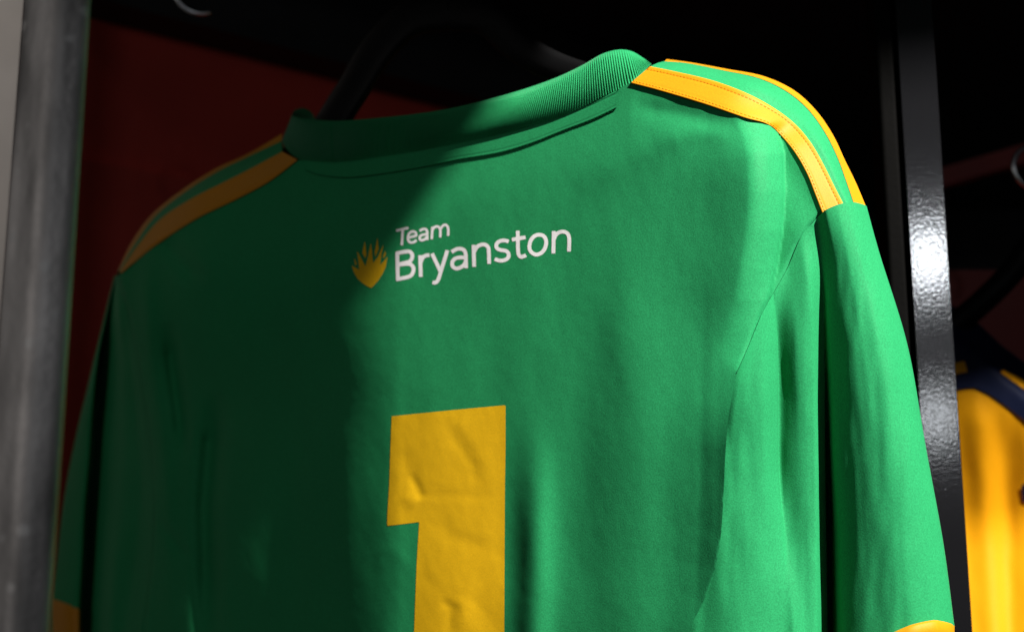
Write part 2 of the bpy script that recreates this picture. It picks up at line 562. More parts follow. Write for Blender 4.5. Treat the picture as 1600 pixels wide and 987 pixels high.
def wb(x, y):
    """relief of the shirt back, metres towards the viewer"""
    x = np.asarray(x, float); y = np.asarray(y, float)
    w = -0.010 * (np.clip(x - 720, 0, None) / 560.0) ** 2
    # the back turns away on the left
    w = w + left_turn(x, y)
    w = w + wshoulder(x) * (1 - 0.6 * S((y - 420) / 200.0)) * 0.8
    # upper back leans towards the shoulder seam
    xs = np.array([190, 465, 700, 985, 1200, 1285]); ys = np.array([425, 250, 226, 130, 195, 332])
    dy = y - np.interp(x, xs, ys)
    w = w - 0.0025 * (1 - S(dy / 150.0)) ** 2
    # big fold beside the right armhole
    xe = curve_x(y, [(190, 1207), (215, 1218), (240, 1224), (300, 1226), (360, 1222), (420, 1213), (470, 1202), (520, 1185), (580, 1155)])
    s = xe - x
    fade = 1 - S((y - 400) / 190.0)
    w = w + 0.0022 * np.exp(-((s - 50) / 60.0) ** 2) * fade * S((y - 190) / 60.0)
    w = w - fade * (0.0125 * np.clip((58 - s) / 58.0, 0, 1) ** 1.6 + 0.0045 * S((3 - s) / 4.0) * S((y - 196) / 14.0))
    # vertical ridge right of the number
    w = w + 0.0034 * S((y - 590) / 260.0) * np.exp(-((x - 838 + 0.02 * (y - 800)) / 26.0) ** 2)
    w = w + 0.0022 * S((y - 300) / 300.0) * np.exp(-((x - 985 + 0.03 * (y - 700)) / 60.0) ** 2)
    w = w - groove(x, y, [(1098, 480), (1096, 600), (1094, 760), (1090, 900), (1080, 1100)], 6, 0.00009)
    w = w + groove(x, y, [(1110, 380), (1112, 600), (1112, 780), (1108, 1000)], 9, 0.00012)
    # creases running in from the shoulder and the neck
    w = w + groove(x, y, [(1020, 222), (1090, 205), (1170, 215)], 18, 0.0007)
    w = w - groove(x, y, [(985, 168), (1060, 178), (1150, 200)], 14, 0.0007)
    w = w + groove(x, y, [(900, 300), (1000, 235), (1100, 205)], 26, 0.0006)
    # shaded left side
    w = w - groove(x, y, [(252, 372), (280, 405), (318, 445)], 14, 0.0030)
    w = w - groove(x, y, [(262, 500), (270, 570), (280, 640), (288, 720)], 11, 0.0070)
    w = w - groove(x, y, [(340, 610), (330, 690), (322, 790), (324, 900), (330, 1050)], 17, 0.0115)
    w = w + groove(x, y, [(232, 380), (228, 460), (236, 560), (250, 660), (262, 780), (262, 1000)], 16, 0.0042)
    w = w - groove(x, y, [(240, 800), (275, 850), (300, 880)], 10, 0.0020)
    w = w + groove(x, y, [(400, 560), (395, 760), (405, 1050)], 45, 0.0010)
    w = w - groove(x, y, [(470, 640), (462, 800), (455, 1050)], 34, 0.0010)
    w = w + groove(x, y, [(548, 520), (545, 760), (540, 1050)], 34, 0.0006)
    # puckers of the printed number
    w = w - groove(x, y, [(640, 738), (654, 764), (661, 782)], 8, 0.00032)
    w = w + groove(x, y, [(626, 772), (640, 780), (652, 792)], 12, 0.00025)
    w = w - groove(x, y, [(622, 700), (640, 730), (655, 755)], 12, 0.00015)
    w = w - groove(x, y, [(690, 655), (722, 700), (742, 732), (744, 770)], 11, 0.00014)
    w = w + groove(x, y, [(706, 640), (740, 690), (756, 740)], 15, 0.00012)
    w = w - groove(x, y, [(662, 775), (700, 772), (788, 776)], 10, 0.00009)
    w = w - groove(x, y, [(676, 800), (700, 835), (740, 850), (785, 862)], 12, 0.00012)
    w = w - groove(x, y, [(688, 935), (706, 950), (700, 990)], 8, 0.00021)
    w = w + groove(x, y, [(710, 930), (726, 950), (720, 990)], 11, 0.00014)
    w = w - groove(x, y, [(735, 930), (752, 948), (770, 985)], 10, 0.00009)
    w = w - groove(x, y, [(648, 870), (664, 900), (690, 935)], 10, 0.00009)
    w = w + groove(x, y, [(604, 850), (640, 880), (655, 900)], 12, 0.00015)
    # loose hang
    w = w + 0.0006 * vnoise(x / 110.0, y / 300.0, 3) * S((y - 260) / 240.0)
    w = w + 0.00008 * vnoise(x / 42.0, y / 90.0, 5)
    w = w + 0.00003 * vnoise(x / 14.0, y / 20.0, 8)
    return w


back_poly = resample(lefA[::-1], 40)[:, :2].tolist() + neck[1:] + resample(strA, 50)[1:, :2].tolist() + \
    resample(armR, 40)[1:, :2].tolist() + resample(edgeR, 60)[1:, :2].tolist() + resample(armL, 80)[::-1, :2].tolist()
seam_lines = [armR, armL]


def w_back(x, y):
    w = wb(x, y)
    for sl, dp in ((armR, 0.0013), (armL, 0.0024)):
        d, t = dist_poly(x, y, sl)
        w = w - dp * np.exp(-(d / 3.0) ** 2) * np.clip(5 * (1 - t), 0, 1) + 0.0000 * np.exp(-((d - 8) / 4.0) ** 2)
    d, _ = dist_poly(x, y, edgeR)
    return w + 0.0072 * np.exp(-d / 75.0) * S((y - 470) / 230.0)


v2, F = clip_mesh(lambda x, y: sdf_poly(x, y, back_poly), (170, 110, 1300, 1290), 3.0)
mesh_obj('back_panel', at(v2[:, 0], v2[:, 1], w_back(v2[:, 0], v2[:, 1])), F, GREEN, shirt)

# front of the shirt, a hand's breadth behind the back
front_poly = [(192, 440), (260, 350), (440, 262), (560, 330), (740, 385), (900, 300), (1010, 150), (1180, 165), (1290, 250), (1320, 330),
              (1200, 560), (1150, 640), (1120, 860), (1060, 1000), (1045, 1290), (222, 1290), (240, 800), (215, 560)]
v2, F = clip_mesh(lambda x, y: sdf_poly(x, y, front_poly), (180, 140, 1330, 1290), 14.0)
cx = (v2[:, 0] - 700) / 520.0
mesh_obj('front_panel', at(v2[:, 0], v2[:, 1], np.minimum(-0.045, wb(v2[:, 0], v2[:, 1]) - 0.045) - 0.055 * np.clip(1 - cx ** 2, 0, 1) + 0.004 * vnoise(v2[:, 0] / 90, v2[:, 1] / 200, 11)), F, GREEN, shirt)


# ---- shoulder pieces
def lift(curve, off, base=None):
    c = np.asarray(curve, float)
    w = (wb(c[:, 0], c[:, 1]) if base is None else base(c[:, 0], c[:, 1])) + off
    return np.column_stack([c, w])


def band(name, lo_c, hi_c, mat, parent, thick=0.0011, n=160, m=14, back=0.0):
    """stitched band between two curves, rounded along both long edges"""
    L = resample(lo_c, n); H = resample(hi_c, n)
    t = np.concatenate([[0, 0], np.linspace(0, 1, m), [1, 1]])
    G = L[:, None, :] * (1 - t)[None, :, None] + H[:, None, :] * t[None, :, None]
    k = len(t)
    pr = np.full(k, thick); pr[0] = pr[-1] = -0.001; pr[1] = pr[-2] = 0.3 * thick
    prof = pr.copy()
    tt = np.linspace(0, 1, m)
    prof[2:-2] = thick * (0.75 + 0.25 * np.exp(-((tt - 0.06) / 0.05) ** 2) + 0.25 * np.exp(-((tt - 0.94) / 0.05) ** 2)
                          - 0.35 * np.exp(-((tt - 0.14) / 0.03) ** 2) - 0.35 * np.exp(-((tt - 0.86) / 0.03) ** 2))
    G[..., 2] += prof[None, :]
    return loft_obj(name, G, mat, parent)


rA = lift(strA[:-1] + [(1287, 339)], 0.0)


def push(curve, ref, d0, d1):
    """depth of a curve behind the reference curve ref (same point count)"""
    c = np.asarray(curve, float); r = np.asarray(ref, float)
    t = np.linspace(0, 1, len(c))
    wr = np.interp(t, np.linspace(0, 1, len(r)), r[:, 2])
    return np.column_stack([c, wr - (d0 + (d1 - d0) * t)])


rB = push(strB, rA, 0.008, 0.007)
rC = push(strC, rA, 0.036, 0.020)
rD = push(strD, rA, 0.048, 0.034)
band('shoulder_stripe', rA, rB, AMBER, shirt, thick=0.0009)
# green top of the shoulder, then the second stripe and the fall to the front
midBC = (resample(rB, 40) + resample(rC, 40)) / 2
midBC[:, 2] += 0.004
midBC[:, 1] -= 1.0
nz = np.linspace(0, 1, 40)
midBC[:, 2] += 0.0015 * np.sin(nz * 19) * (1 - nz)
G = loft_px([rB, midBC, rC], 140, 20)
loft_obj('shoulder_panel', G, GREEN, shirt)
band('shoulder_stripe', rC, rD, AMBER, shirt, thick=0.0010)
fD = np.asarray(rD).copy()
f1 = fD.copy(); f1[:, 1] += 14; f1[:, 0] -= 6; f1[:, 2] -= 0.016
f2 = fD.copy(); f2[:, 1] += 60; f2[:, 0] -= 20; f2[:, 2] -= 0.030
loft_obj('shoulder_front', loft_px([rD, f1, f2], 80, 10), GREEN, shirt)

lA = lift(lefA, 0.0)
lB = push(lefB, lA, 0.010, 0.004)
lC = push(lefC, lA, 0.026, 0.010)
lD = push(lefD, lA, 0.036, 0.014)
band('shoulder_stripe', lA, lB, AMBER, shirt, thick=0.0012)
mid = (resample(lB, 40) + resample(lC, 40)) / 2
mid[:, 2] += 0.002
loft_obj('shoulder_panel', loft_px([lB, mid, lC], 120, 12), GREEN, shirt)
band('shoulder_stripe', lC, lD, AMBER, shirt, thick=0.0008, m=8)
f1 = np.asarray(lD).copy(); f1[:, 1] += 14; f1[:, 2] -= 0.014
f2 = np.asarray(lD).copy(); f2[:, 1] += 60; f2[:, 0] += 15; f2[:, 2] -= 0.03
loft_obj('shoulder_front', loft_px([lD, f1, f2], 80, 10), GREEN, shirt)

# ---- collar: closed ribbed ring
up = [(1013, 97, -.034), (1004, 90, -.020), (986, 80, -.008), (965, 78, -.003), (940, 85, 0), (910, 102, .001), (870, 121, .002), (820, 139, .002), (760, 156, .002),
      (700, 170, .002), (640, 179, .001), (570, 186, 0), (525, 189, -.002), (490, 187, -.005), (468, 184, -.011), (457, 180, -.020), (461, 172, -.031), (474, 169, -.041),
      (487, 176, -.050), (500, 196, -.060), (560, 268, -.080), (680, 330, -.094), (800, 325, -.096), (900, 262, -.088), (975, 160, -.068), (1005, 112, -.050), (1013, 97, -.034)]
lo_ = [(1018, 100, -.036), (1012, 106, -.018), (998, 120, -.006), (975, 136, -.002), (948, 148, 0), (910, 167, 0), (860, 188, 0), (800, 205, 0), (760, 215, 0),
       (700, 227, 0), (640, 238, 0), (560, 250, 0), (515, 254, -.001), (480, 252, -.003), (458, 243, -.010), (443, 226, -.022), (442, 216, -.036), (452, 216, -.046),
       (468, 226, -.056), (490, 246, -.064), (560, 330, -.084), (680, 385, -.098), (800, 380, -.100), (900, 312, -.092), (980, 200, -.074), (1010, 135, -.056), (1018, 100, -.036)]
lo_ = np.array(lo_, float); up = np.array(up, float)
lo_[:, 2] += np.where(lo_[:, 2] > -0.03, wb(lo_[:, 0], lo_[:, 1]) + 0.0012, -0.004)
up[:, 2] += np.where(up[:, 2] > -0.03, wb(np.clip(up[:, 0], 470, 1000), lo_[:, 1]) - 0.003, -0.008)
nn = 4200
Lr = resample(lo_, nn, True)
Ur = resample(up, nn, True)
m = 22
t = np.linspace(0, 1, m)
Gc = Lr[:, None, :] * (1 - t)[None, :, None] + Ur[:, None, :] * t[None, :, None]
arc = np.concatenate([[0], np.cumsum(np.linalg.norm(np.diff(at(Ur[:, 0], Ur[:, 1], Ur[:, 2]), axis=0), axis=1))])
rib = 0.00042 * (1 + 0.9 * S((770 - Ur[:, 0]) / 150.0)) * np.sin(arc / 0.00125 * 2 * math.pi)
bulge = 0.0030 * np.sin(math.pi * np.clip(t * 1.05, 0, 1))
edge_in = np.where(t > 0.9, -(t - 0.9) / 0.1 * 0.002, 0)
Gc[..., 2] += bulge[None, :] + edge_in[None, :] + rib[:, None] * np.sin(math.pi * np.clip(t, 0.03, 0.97))[None, :] ** 0.3
# inner face of the collar
t2 = np.linspace(1, 0, 8)
Gi = Lr[:, None, :] * (1 - t2)[None, :, None] + Ur[:, None, :] * t2[None, :, None]
Gi[..., 2] -= 0.003
Gall = np.concatenate([Gc, Gi], 1)
collar = loft_obj('collar', Gall, RIB, shirt)
# join in the rib on the left
V, F = [], []
jl = [(521, 252), (519.5, 235), (518, 215), (517, 192)]
P = resample(np.array(jl, float), 20)
wj = np.interp(P[:, 1], [189, 254], [up[12, 2], lo_[12, 2]]) + 0.0032
mesh_obj('collar_join', *tube(at(P[:, 0], P[:, 1], wj), 0.0003, 6), RIB, collar)

# neck tape under the rib
tape_lo = [(478, 266), (505, 274), (545, 277), (600, 271), (660, 261), (720, 249), (780, 239), (830, 224), (880, 204), (925, 187), (963, 169)]
tape_up = [(472, 251), (505, 254), (545, 252), (600, 244), (660, 234), (720, 223), (780, 210), (830, 197), (880, 180), (925, 160), (963, 142)]
tp = band('neck_tape', lift(tape_lo, 0.0002), lift(tape_up, 0.0004), GREEN, shirt, thick=0.0007, n=200, m=16)


def stitch_rows(name, rows, mat, parent, pitch=0.0026, length=0.0018, rad=0.00022):
    V, F = [], []
    for c in rows:
        P = resample(np.asarray(c, float), 800)
        X = at(P[:, 0], P[:, 1], P[:, 2])
        s = np.concatenate([[0], np.cumsum(np.linalg.norm(np.diff(X, axis=0), axis=1))])
        for q in np.arange(0, s[-1] - length, pitch):
            pts = []
            for f, b in ((0, 0), (0.25, 1), (0.75, 1), (1, 0)):
                p = np.array([np.interp(q + f * length, s, X[:, k]) for k in range(3)])
                pts.append(p + N_SHIRT * (0.00018 * b))
            v, f = tube(pts, rad, 5)
            k0 = len(V); V += v; F += [tuple(i + k0 for i in ff) for ff in f]
    o = mesh_obj(name, V, F, mat, parent)
    o['kind'] = 'stuff'
    return o


tl = np.asarray(lift(tape_lo, 0.0004)); tl[:, 1] += 1.0
stitch_rows('stitching', [tl], THREAD, shirt, pitch=0.0021, length=0.0016, rad=0.00020)
inA = resample(rA, 60) * 0.86 + resample(rB, 60) * 0.14; inA[:, 2] += 0.0008
inB = resample(rA, 60) * 0.14 + resample(rB, 60) * 0.86; inB[:, 2] += 0.0008
linA = resample(lA, 60) * 0.86 + resample(lB, 60) * 0.14; linA[:, 2] += 0.0008
stitch_rows('stitching', [inA, inB, linA], ATHREAD, shirt, pitch=0.0020, length=0.0013, rad=0.00016)


# ---- sleeves
def sleeve(name, curves, n, per, parent):
    K = np.stack([resample(c, n, False) for c in curves], 0)
    k = len(curves)
    tt = np.concatenate([np.linspace(i, i + 1, per, endpoint=False) for i in range(k - 1)] + [[k - 1]])
    # soft interpolation across: mixes spline and straight so that sharp folds do not ring
    sp = crom(K.reshape(k, -1), tt).reshape(len(tt), n, 3)
    i = np.clip(np.floor(tt).astype(int), 0, k - 2); f = (tt - i)
    fs = f * f * (3 - 2 * f)
    li = K[i] * (1 - f)[:, None, None] + K[i + 1] * f[:, None, None]
    G = 0.65 * sp + 0.35 * li
    G = np.transpose(G, (1, 0, 2)).copy()
    t = np.linspace(0, 1, n)[:, None]
    G[..., 2] += (0.0005 * vnoise(G[..., 0] / 26.0, G[..., 1] / 150.0, 21) + 0.0001 * vnoise(G[..., 0] / 40.0, G[..., 1] / 60.0, 22)) * S(t * 5)
    return loft_obj(name, G, GREEN, parent), G


def ws(x, y):
    return float(w_back(np.array(float(x)), np.array(float(y))))


def SC(pts, start_off=0.0006):
    """a fold line of the sleeve; w None on the first point = on the armhole seam"""
    out = []
    for p in pts:
        if p[2] is None:
            out.append((p[0], p[1], ws(p[0], p[1]) + start_off))
        else:
            out.append(p)
    return out


rc = [
    SC([(1152, 580, None), (1132, 650, -.0095), (1122, 750, -.0125), (1112, 850, -.015), (1080, 930, -.016), (1058, 1040, -.018)]),
    SC([(1160, 563, None), (1146, 650, -.0105), (1140, 750, -.0145), (1135, 850, -.0175), (1118, 930, -.0185), (1095, 1045, -.020)]),
    SC([(1172, 535, None), (1166, 640, -.0130), (1168, 740, -.0190), (1165, 850, -.0215), (1158, 930, -.0225), (1150, 1050, -.024)]),
    SC([(1190, 491, None), (1192, 600, -0.0170), (1194, 700, -0.0230), (1195, 800, -0.0270), (1192, 900, -0.0290), (1190, 1050, -0.0300)]),
    SC([(1207, 460, None), (1212, 540, -0.0240), (1214, 640, -0.0300), (1215, 740, -0.0350), (1220, 830, -0.0370), (1226, 930, -0.0370), (1230, 1050, -0.0380)]),
    SC([(1211, 454, None), (1216, 540, -0.0280), (1218, 640, -0.0350), (1219, 740, -0.0395), (1228, 830, -0.0405), (1238, 930, -0.0390), (1244, 1050, -0.0390)]),
    SC([(1231, 418, None), (1242, 500, -0.0265), (1247, 620, -0.0340), (1249, 740, -0.0400), (1254, 850, -0.0430), (1260, 1050, -0.0440)]),
    SC([(1250, 373, None), (1264, 450, -0.0280), (1270, 560, -0.0350), (1273, 700, -0.0420), (1275, 850, -0.0460), (1276, 1050, -0.0480)]),
    SC([(1262, 356, None), (1276, 430, -0.0330), (1280, 540, -0.0410), (1282, 700, -0.0480), (1284, 850, -0.0540), (1286, 1050, -0.0580)]),
    SC([(1270, 348, None), (1284, 420, -0.0360), (1289, 540, -0.0460), (1294, 700, -0.0570), (1297, 850, -0.0680), (1299, 1050, -0.0740)]),
    SC([(1277, 340, None), (1290, 420, -0.0353), (1298, 540, -0.0405), (1304, 700, -0.0455), (1312, 850, -0.0505), (1318, 1050, -0.0545)]),
    [(1290, 328, -0.0275), (1308, 420, -0.0340), (1322, 540, -0.0370), (1332, 700, -0.0420), (1344, 850, -0.0470), (1352, 1030, -0.0510)],
    [(1308, 320, -0.0300), (1328, 420, -0.0345), (1348, 540, -0.0375), (1364, 700, -0.0420), (1378, 850, -0.0470), (1386, 995, -0.0510)],
    [(1322, 316.5, -.034), (1346, 410, -.038), (1374, 540, -.041), (1396, 700, -.045), (1412, 850, -.050), (1422, 978, -.054)],
    [(1336, 316, -.040), (1360, 400, -.045), (1396, 540, -.049), (1424, 700, -.053), (1446, 850, -.059), (1460, 970, -.063)],
    [(1354, 322, -.054), (1374, 395, -.058), (1417, 540, -.063), (1446, 700, -.068), (1473, 850, -.074), (1490, 977, -.079)],
    [(1350, 335, -.070), (1370, 400, -.074), (1413, 540, -.080), (1441, 700, -.085), (1467, 850, -.091), (1484, 985, -.096)],
    [(1330, 370, -.080), (1340, 440, -.090), (1360, 560, -.098), (1380, 720, -.104), (1390, 860, -.110), (1400, 1010, -.114)],
    [(1230, 520, -.070), (1230, 600, -.080), (1230, 700, -.085), (1230, 800, -.090), (1230, 900, -.094), (1230, 1050, -.096)],
    [(1156, 586, -.040), (1136, 660, -.050), (1126, 750, -.055), (1118, 850, -.056), (1092, 930, -.056), (1062, 1040, -.056)],
]
slR, GR = sleeve('sleeve', rc, 150, 7, shirt)
# cuff: amber band at the sleeve hem
hem = GR[-1]
lowr = hem.copy(); lowr[:, 1] += 70
hem2 = hem.copy(); hem2[:, 1] -= 2; hem2[:, 2] += 0.0015
hem3 = hem.copy(); hem3[:, 1] += 1; hem3[:, 2] += 0.003
lowr[:, 2] += 0.002
loft_obj('cuff', loft_px([hem, hem2, hem3, lowr], 140, 16, linear=True), AMBER, slR)

lc = [
    SC([(x, y, None) for x, y in armL[:9]]),
    [(183, 430, -.026), (194, 490, -.018), (204, 560, -.016), (213, 640, -.015), (219, 720, -.015), (218, 800, -.017), (210, 880, -.020), (200, 950, -.020), (192, 1020, -.020)],
    [(182.5, 430, -.028), (185, 490, -.021), (190, 560, -.022), (192, 640, -.022), (190, 720, -.023), (186, 800, -.024), (178, 880, -.024), (172, 950, -.025), (168, 1020, -.026)],
    [(182, 430, -.030), (176, 490, -.030), (170, 560, -.034), (165, 640, -.036), (160, 720, -.038), (155, 800, -.040), (150, 880, -.042), (146, 950, -.043), (143, 1020, -.044)],
    [(181, 430, -.031), (167, 500, -.036), (155, 570, -.044), (147, 650, -.048), (142, 720, -.052), (135, 800, -.055), (131, 880, -.058), (127, 950, -.060), (124, 1020, -.061)],
    [(180.5, 430, -.031), (165, 500, -.034), (152, 570, -.036), (144, 650, -.038), (139, 720, -.040), (132, 800, -.042), (128, 880, -.044), (124, 951, -.046), (121, 1020, -.047)],
    [(180, 431, -.032), (160, 510, -.036), (143, 585, -.039), (130, 660, -.041), (122, 730, -.043), (114, 805, -.045), (108, 875, -.047), (104, 943, -.049), (101, 1015, -.050)],
    [(178, 433, -.036), (157, 520, -.046), (138, 600, -.050), (121, 670, -.053), (108, 735, -.055), (97, 805, -.057), (90, 870, -.059), (82, 936, -.061), (78, 1010, -.062)],
    [(180, 440, -.046), (165, 520, -.060), (148, 600, -.066), (132, 670, -.070), (118, 735, -.074), (108, 805, -.076), (102, 870, -.078), (96, 940, -.080), (92, 1010, -.082)],
    [(190, 460, -.050), (205, 520, -.064), (216, 600, -.070), (226, 670, -.074), (232, 735, -.076), (234, 805, -.078), (230, 880, -.080), (224, 950, -.082), (218, 1020, -.084)],
]
for k_, dd_ in ((3, 0.012), (4, 0.022)):          # deep fold behind the outer flap
    lc[k_] = [(x, y, w - dd_ * float(S(np.array((y - 440) / 120.0)))) for x, y, w in lc[k_]]
lc = [lc[0]] + [[(x, y, w + float(left_turn(np.array(225.0), np.array(float(y))))) for x, y, w in c] for c in lc[1:]]
slL, GL = sleeve('sleeve', lc, 150, 8, shirt)
# amber cuff: follows the same fold lines, from the hem line down
def cuff_row(y_add, dw):
    return [(x, y + y_add, w + dw + float(left_turn(np.array(225.0), np.array(947.0)))) for x, y, w in [(127, 953, -0.0600), (123.5, 951, -0.0460), (114, 947, -0.0475), (104, 943, -0.0490), (92, 938.5, -0.0540), (81.5, 936, -0.0615), (84, 940, -0.0700), (100, 950, -0.0800)]]


loft_obj('cuff', loft_px([cuff_row(-0.5, -0.001), cuff_row(-0.5, 0.0012), cuff_row(2, 0.002), cuff_row(90, 0.001)], 80, 16, linear=True), AMBER, slL)

# ---- printing on the back
def decal(name, sdf, box, step, mat, parent, eps=0.00007):
    v, F = clip_mesh(sdf, box, step)
    return mesh_obj(name, at(v[:, 0], v[:, 1], w_back(v[:, 0], v[:, 1]) + eps), F, mat, parent)


number = [(612, 650), (700, 641), (790, 632.5), (790, 700), (789, 760), (788.5, 860), (788, 990), (787, 1180), (640, 1185), (647, 987), (651, 880), (655, 815),
          (605, 821), (605, 806), (608, 760), (610, 700)]
decal('number', lambda x, y: sdf_poly(x, y, number), (600, 628, 794, 1190), 2.0, PRINT, shirt, 0.00008)


def zoomed(pts, ox, oy, k):
    return [(ox + x / k, oy + y / k) for x, y in pts]


em = [(95, 540), (150, 572), (212, 606), (195, 450), (175, 312), (240, 430), (308, 552), (350, 380), (390, 190), (408, 330), (424, 502), (500, 400), (545, 300), (590, 205),
      (552, 370), (534, 532), (590, 470), (648, 402), (620, 560), (575, 660), (510, 765), (430, 855), (400, 882), (375, 882), (270, 820), (180, 740), (125, 640)]
flames = [[(130, 425), (155, 470), (178, 525), (148, 533)], [(297, 165), (310, 270), (322, 370), (300, 432), (258, 345), (275, 260)],
          [(488, 112), (512, 280), (458, 410), (446, 335), (470, 230)], [(612, 312), (622, 372), (585, 432), (577, 400)]]
EZ = [zoomed(p, 540, 360, 9.875) for p in [em] + flames]
decal('flame_emblem', lambda x, y: np.min([sdf_poly(x, y, p) for p in EZ], 0), (545, 365, 610, 452), 0.6, GOLD, shirt)


def stroke_sdf(x, y, strokes, half_w):
    best = np.full(np.shape(x), 1e9)
    for pts, smooth in strokes:
        P = np.asarray(pts, float)
        if smooth:
            P = resample(np.column_stack([P, np.zeros(len(P))]), 40)[:, :2]
        d, _ = dist_poly(x, y, P)
        d = d - half_w
        for e, q in (((P[0], P[1]), (P[-1], P[-2])) if smooth < 2 else ()):      # square stroke ends
            tng = (e - q) / np.linalg.norm(e - q)
            cut = (x - e[0]) * tng[0] + (y - e[1]) * tng[1]
            near = np.hypot(x - e[0], y - e[1]) < half_w * 1.6
            d = np.where(near, np.maximum(d, cut), d)
        best = np.minimum(best, d)
    return best


K = 8.975
z1 = lambda p: zoomed(p, 600, 340, K)
z2 = lambda p: zoomed(p, 680, 340, K)
z3 = lambda p: zoomed(p, 780, 340, K)
team = [
    [(z1([(170, 184), (343, 142)]), 0), (z1([(263, 160), (250, 388)]), 0)],
    [(z1([(334, 283), (456, 252)]), 0), (z1([(453, 262), (447, 215), (425, 198), (390, 196), (352, 225), (336, 275), (345, 325), (375, 348), (415, 343), (458, 316)]), 1)],
    [(z1([(498, 185), (535, 166), (580, 160), (604, 190), (606, 250), (607, 315)]), 1), (z1([(603, 232), (545, 240), (508, 262), (500, 298), (530, 317), (575, 300), (603, 265)]), 1)],
    [(z1([(680, 128), (669, 302)]), 0), (z1([(676, 180), (705, 138), (745, 124), (778, 145), (790, 190), (788, 278)]), 1), (z1([(790, 165), (825, 115), (863, 102), (892, 128), (901, 175), (899, 256)]), 1)],
]
bry = [
    [(z1([(185, 484), (195, 886)]), 0),
     (z1([(176, 500), (300, 477), (362, 478), (395, 518), (390, 575), (355, 616), (300, 632), (195, 657)]), 1),
     (z1([(195, 663), (300, 648), (370, 654), (412, 700), (408, 760), (380, 808), (320, 835), (180, 863)]), 1)],
    [(z1([(507, 528), (516, 830)]), 0), (z1([(516, 625), (540, 566), (580, 535), (638, 524)]), 1)],
    [(z1([(673, 503), (790, 748)]), 0), (z1([(889, 458), (800, 745), (775, 830), (748, 888), (716, 911), (680, 904)]), 1)],
    [(z2([(230, 482), (290, 446), (350, 436), (405, 458), (428, 515), (430, 600), (434, 708)]), 1), (z2([(425, 562), (350, 558), (280, 575), (240, 622), (246, 682), (292, 712), (350, 700), (405, 660), (427, 615)]), 1)],
    [(z2([(538, 382), (546, 690)]), 0), (z2([(548, 475), (588, 410), (650, 378), (710, 384), (745, 425), (752, 490), (757, 648)]), 1)],
    [(z2([(1030, 336), (980, 321), (920, 325), (870, 355), (856, 405), (880, 440), (930, 456), (990, 466), (1026, 498), (1030, 545), (1000, 582), (940, 602), (880, 597), (836, 578)]), 1)],
    [(z3([(260, 183), (262, 300), (264, 450), (275, 520), (306, 550), (345, 541), (376, 525)]), 1), (z3([(178, 310), (370, 275)]), 0)],
    [(z3([(422, 400), (442, 322), (488, 264), (550, 240), (617, 254), (654, 306), (657, 372), (636, 440), (590, 494), (522, 518), (460, 492), (429, 448), (422, 400)]), 2)],
    [(z3([(765, 188), (760, 502)]), 0), (z3([(766, 305), (797, 240), (848, 204), (910, 198), (960, 228), (982, 295), (978, 476)]), 1)],
]
for glyphs, hw in ((team, 2.0), (bry, 2.95)):
    for g in glyphs:
        allp = np.array([p for s_, _ in g for p in s_])
        b = (allp[:, 0].min() - 5, allp[:, 1].min() - 5, allp[:, 0].max() + 5, allp[:, 1].max() + 5)
        decal('letter', lambda x, y, g=g, hw=hw: stroke_sdf(x, y, g, hw), b, 0.55, WHITE, shirt)

# ------------------------------------------------------------------ hanger inside the shirt
hg_base = at(np.array(700.0), np.array(60.0), -0.05)
hanger = thing('clothes_hanger', 'black plastic hanger inside the neck of the green shirt', 'hanger', hg_base)


def hanger_arm(pts, rad_w, rad_d, parent, name='arm'):
    """flattened bar along (px, py, w) points; rad_w half height in px, rad_d half depth in m"""
    P = resample(np.array(pts, float), 60)
    T = np.gradient(P[:, :2], axis=0); T /= np.linalg.norm(T, axis=1)[:, None]
    Nn = np.stack([-T[:, 1], T[:, 0]], 1)
    rw = np.interp(np.linspace(0, 1, 60), np.linspace(0, 1, len(rad_w)), rad_w)
    seg = 16; G = np.zeros((60, seg + 1, 3))
    for k in range(seg + 1):
        a = 2 * math.pi * k / seg
        G[:, k, :2] = P[:, :2] + Nn * (rw * math.copysign(abs(math.cos(a)) ** 0.7, math.cos(a)))[:, None]
        G[:, k, 2] = P[:, 2] + rad_d * math.copysign(abs(math.sin(a)) ** 0.7, math.sin(a))
    return loft_obj(name, G, PLASTIC, parent)


hanger_arm([(700, 18, -.045), (640, 30, -.045), (590, 78, -.045), (545, 150, -.043), (480, 235, -.046), (330, 330, -.050), (235, 390, -.062)], [30, 28, 26, 26, 24, 20, 18], 0.008, hanger)
hanger_arm([(700, 18, -.045), (760, 28, -.045), (810, 72, -.046), (870, 106, -.047), (960, 130, -.048), (1100, 160, -.05), (1240, 225, -.055), (1285, 290, -.06)], [30, 27, 24, 20, 18, 18, 18, 16], 0.008, hanger)
hk = [at(np.array(700.0 + x), np.array(float(y)), -0.045) for x, y in ((0, 20), (0, -40), (0, -80), (12, -120), (40, -140), (75, -130), (88, -95))]
mesh_obj('hook', *tube(resample(np.array(hk), 40), 0.0016, 10), CHROME, hanger)

# ------------------------------------------------------------------ ring at the top left
def ring(name, label, cx_, cy_, rpx, y, rad, tilt, a0=0, a1=360):
    c = at_y(np.array(float(cx_)), np.array(float(cy_)), y)
    r = rpx / FPX * y
    pts = [c + r * np.array([math.cos(g) * math.cos(tilt), math.cos(g) * math.sin(tilt), math.sin(g)]) for g in np.radians(np.linspace(a0, a1, 49))]
    o = thing(name, label, 'hook', c)
    mesh_obj('wire', *tube(pts, rad, 10), CHROME, o)
    return o


ring('metal_hook', 'dull chrome hook end hanging at the top left in front of the black beam', 312, -14, 41, 0.98, 0.0016, 0.3, 0, 300)

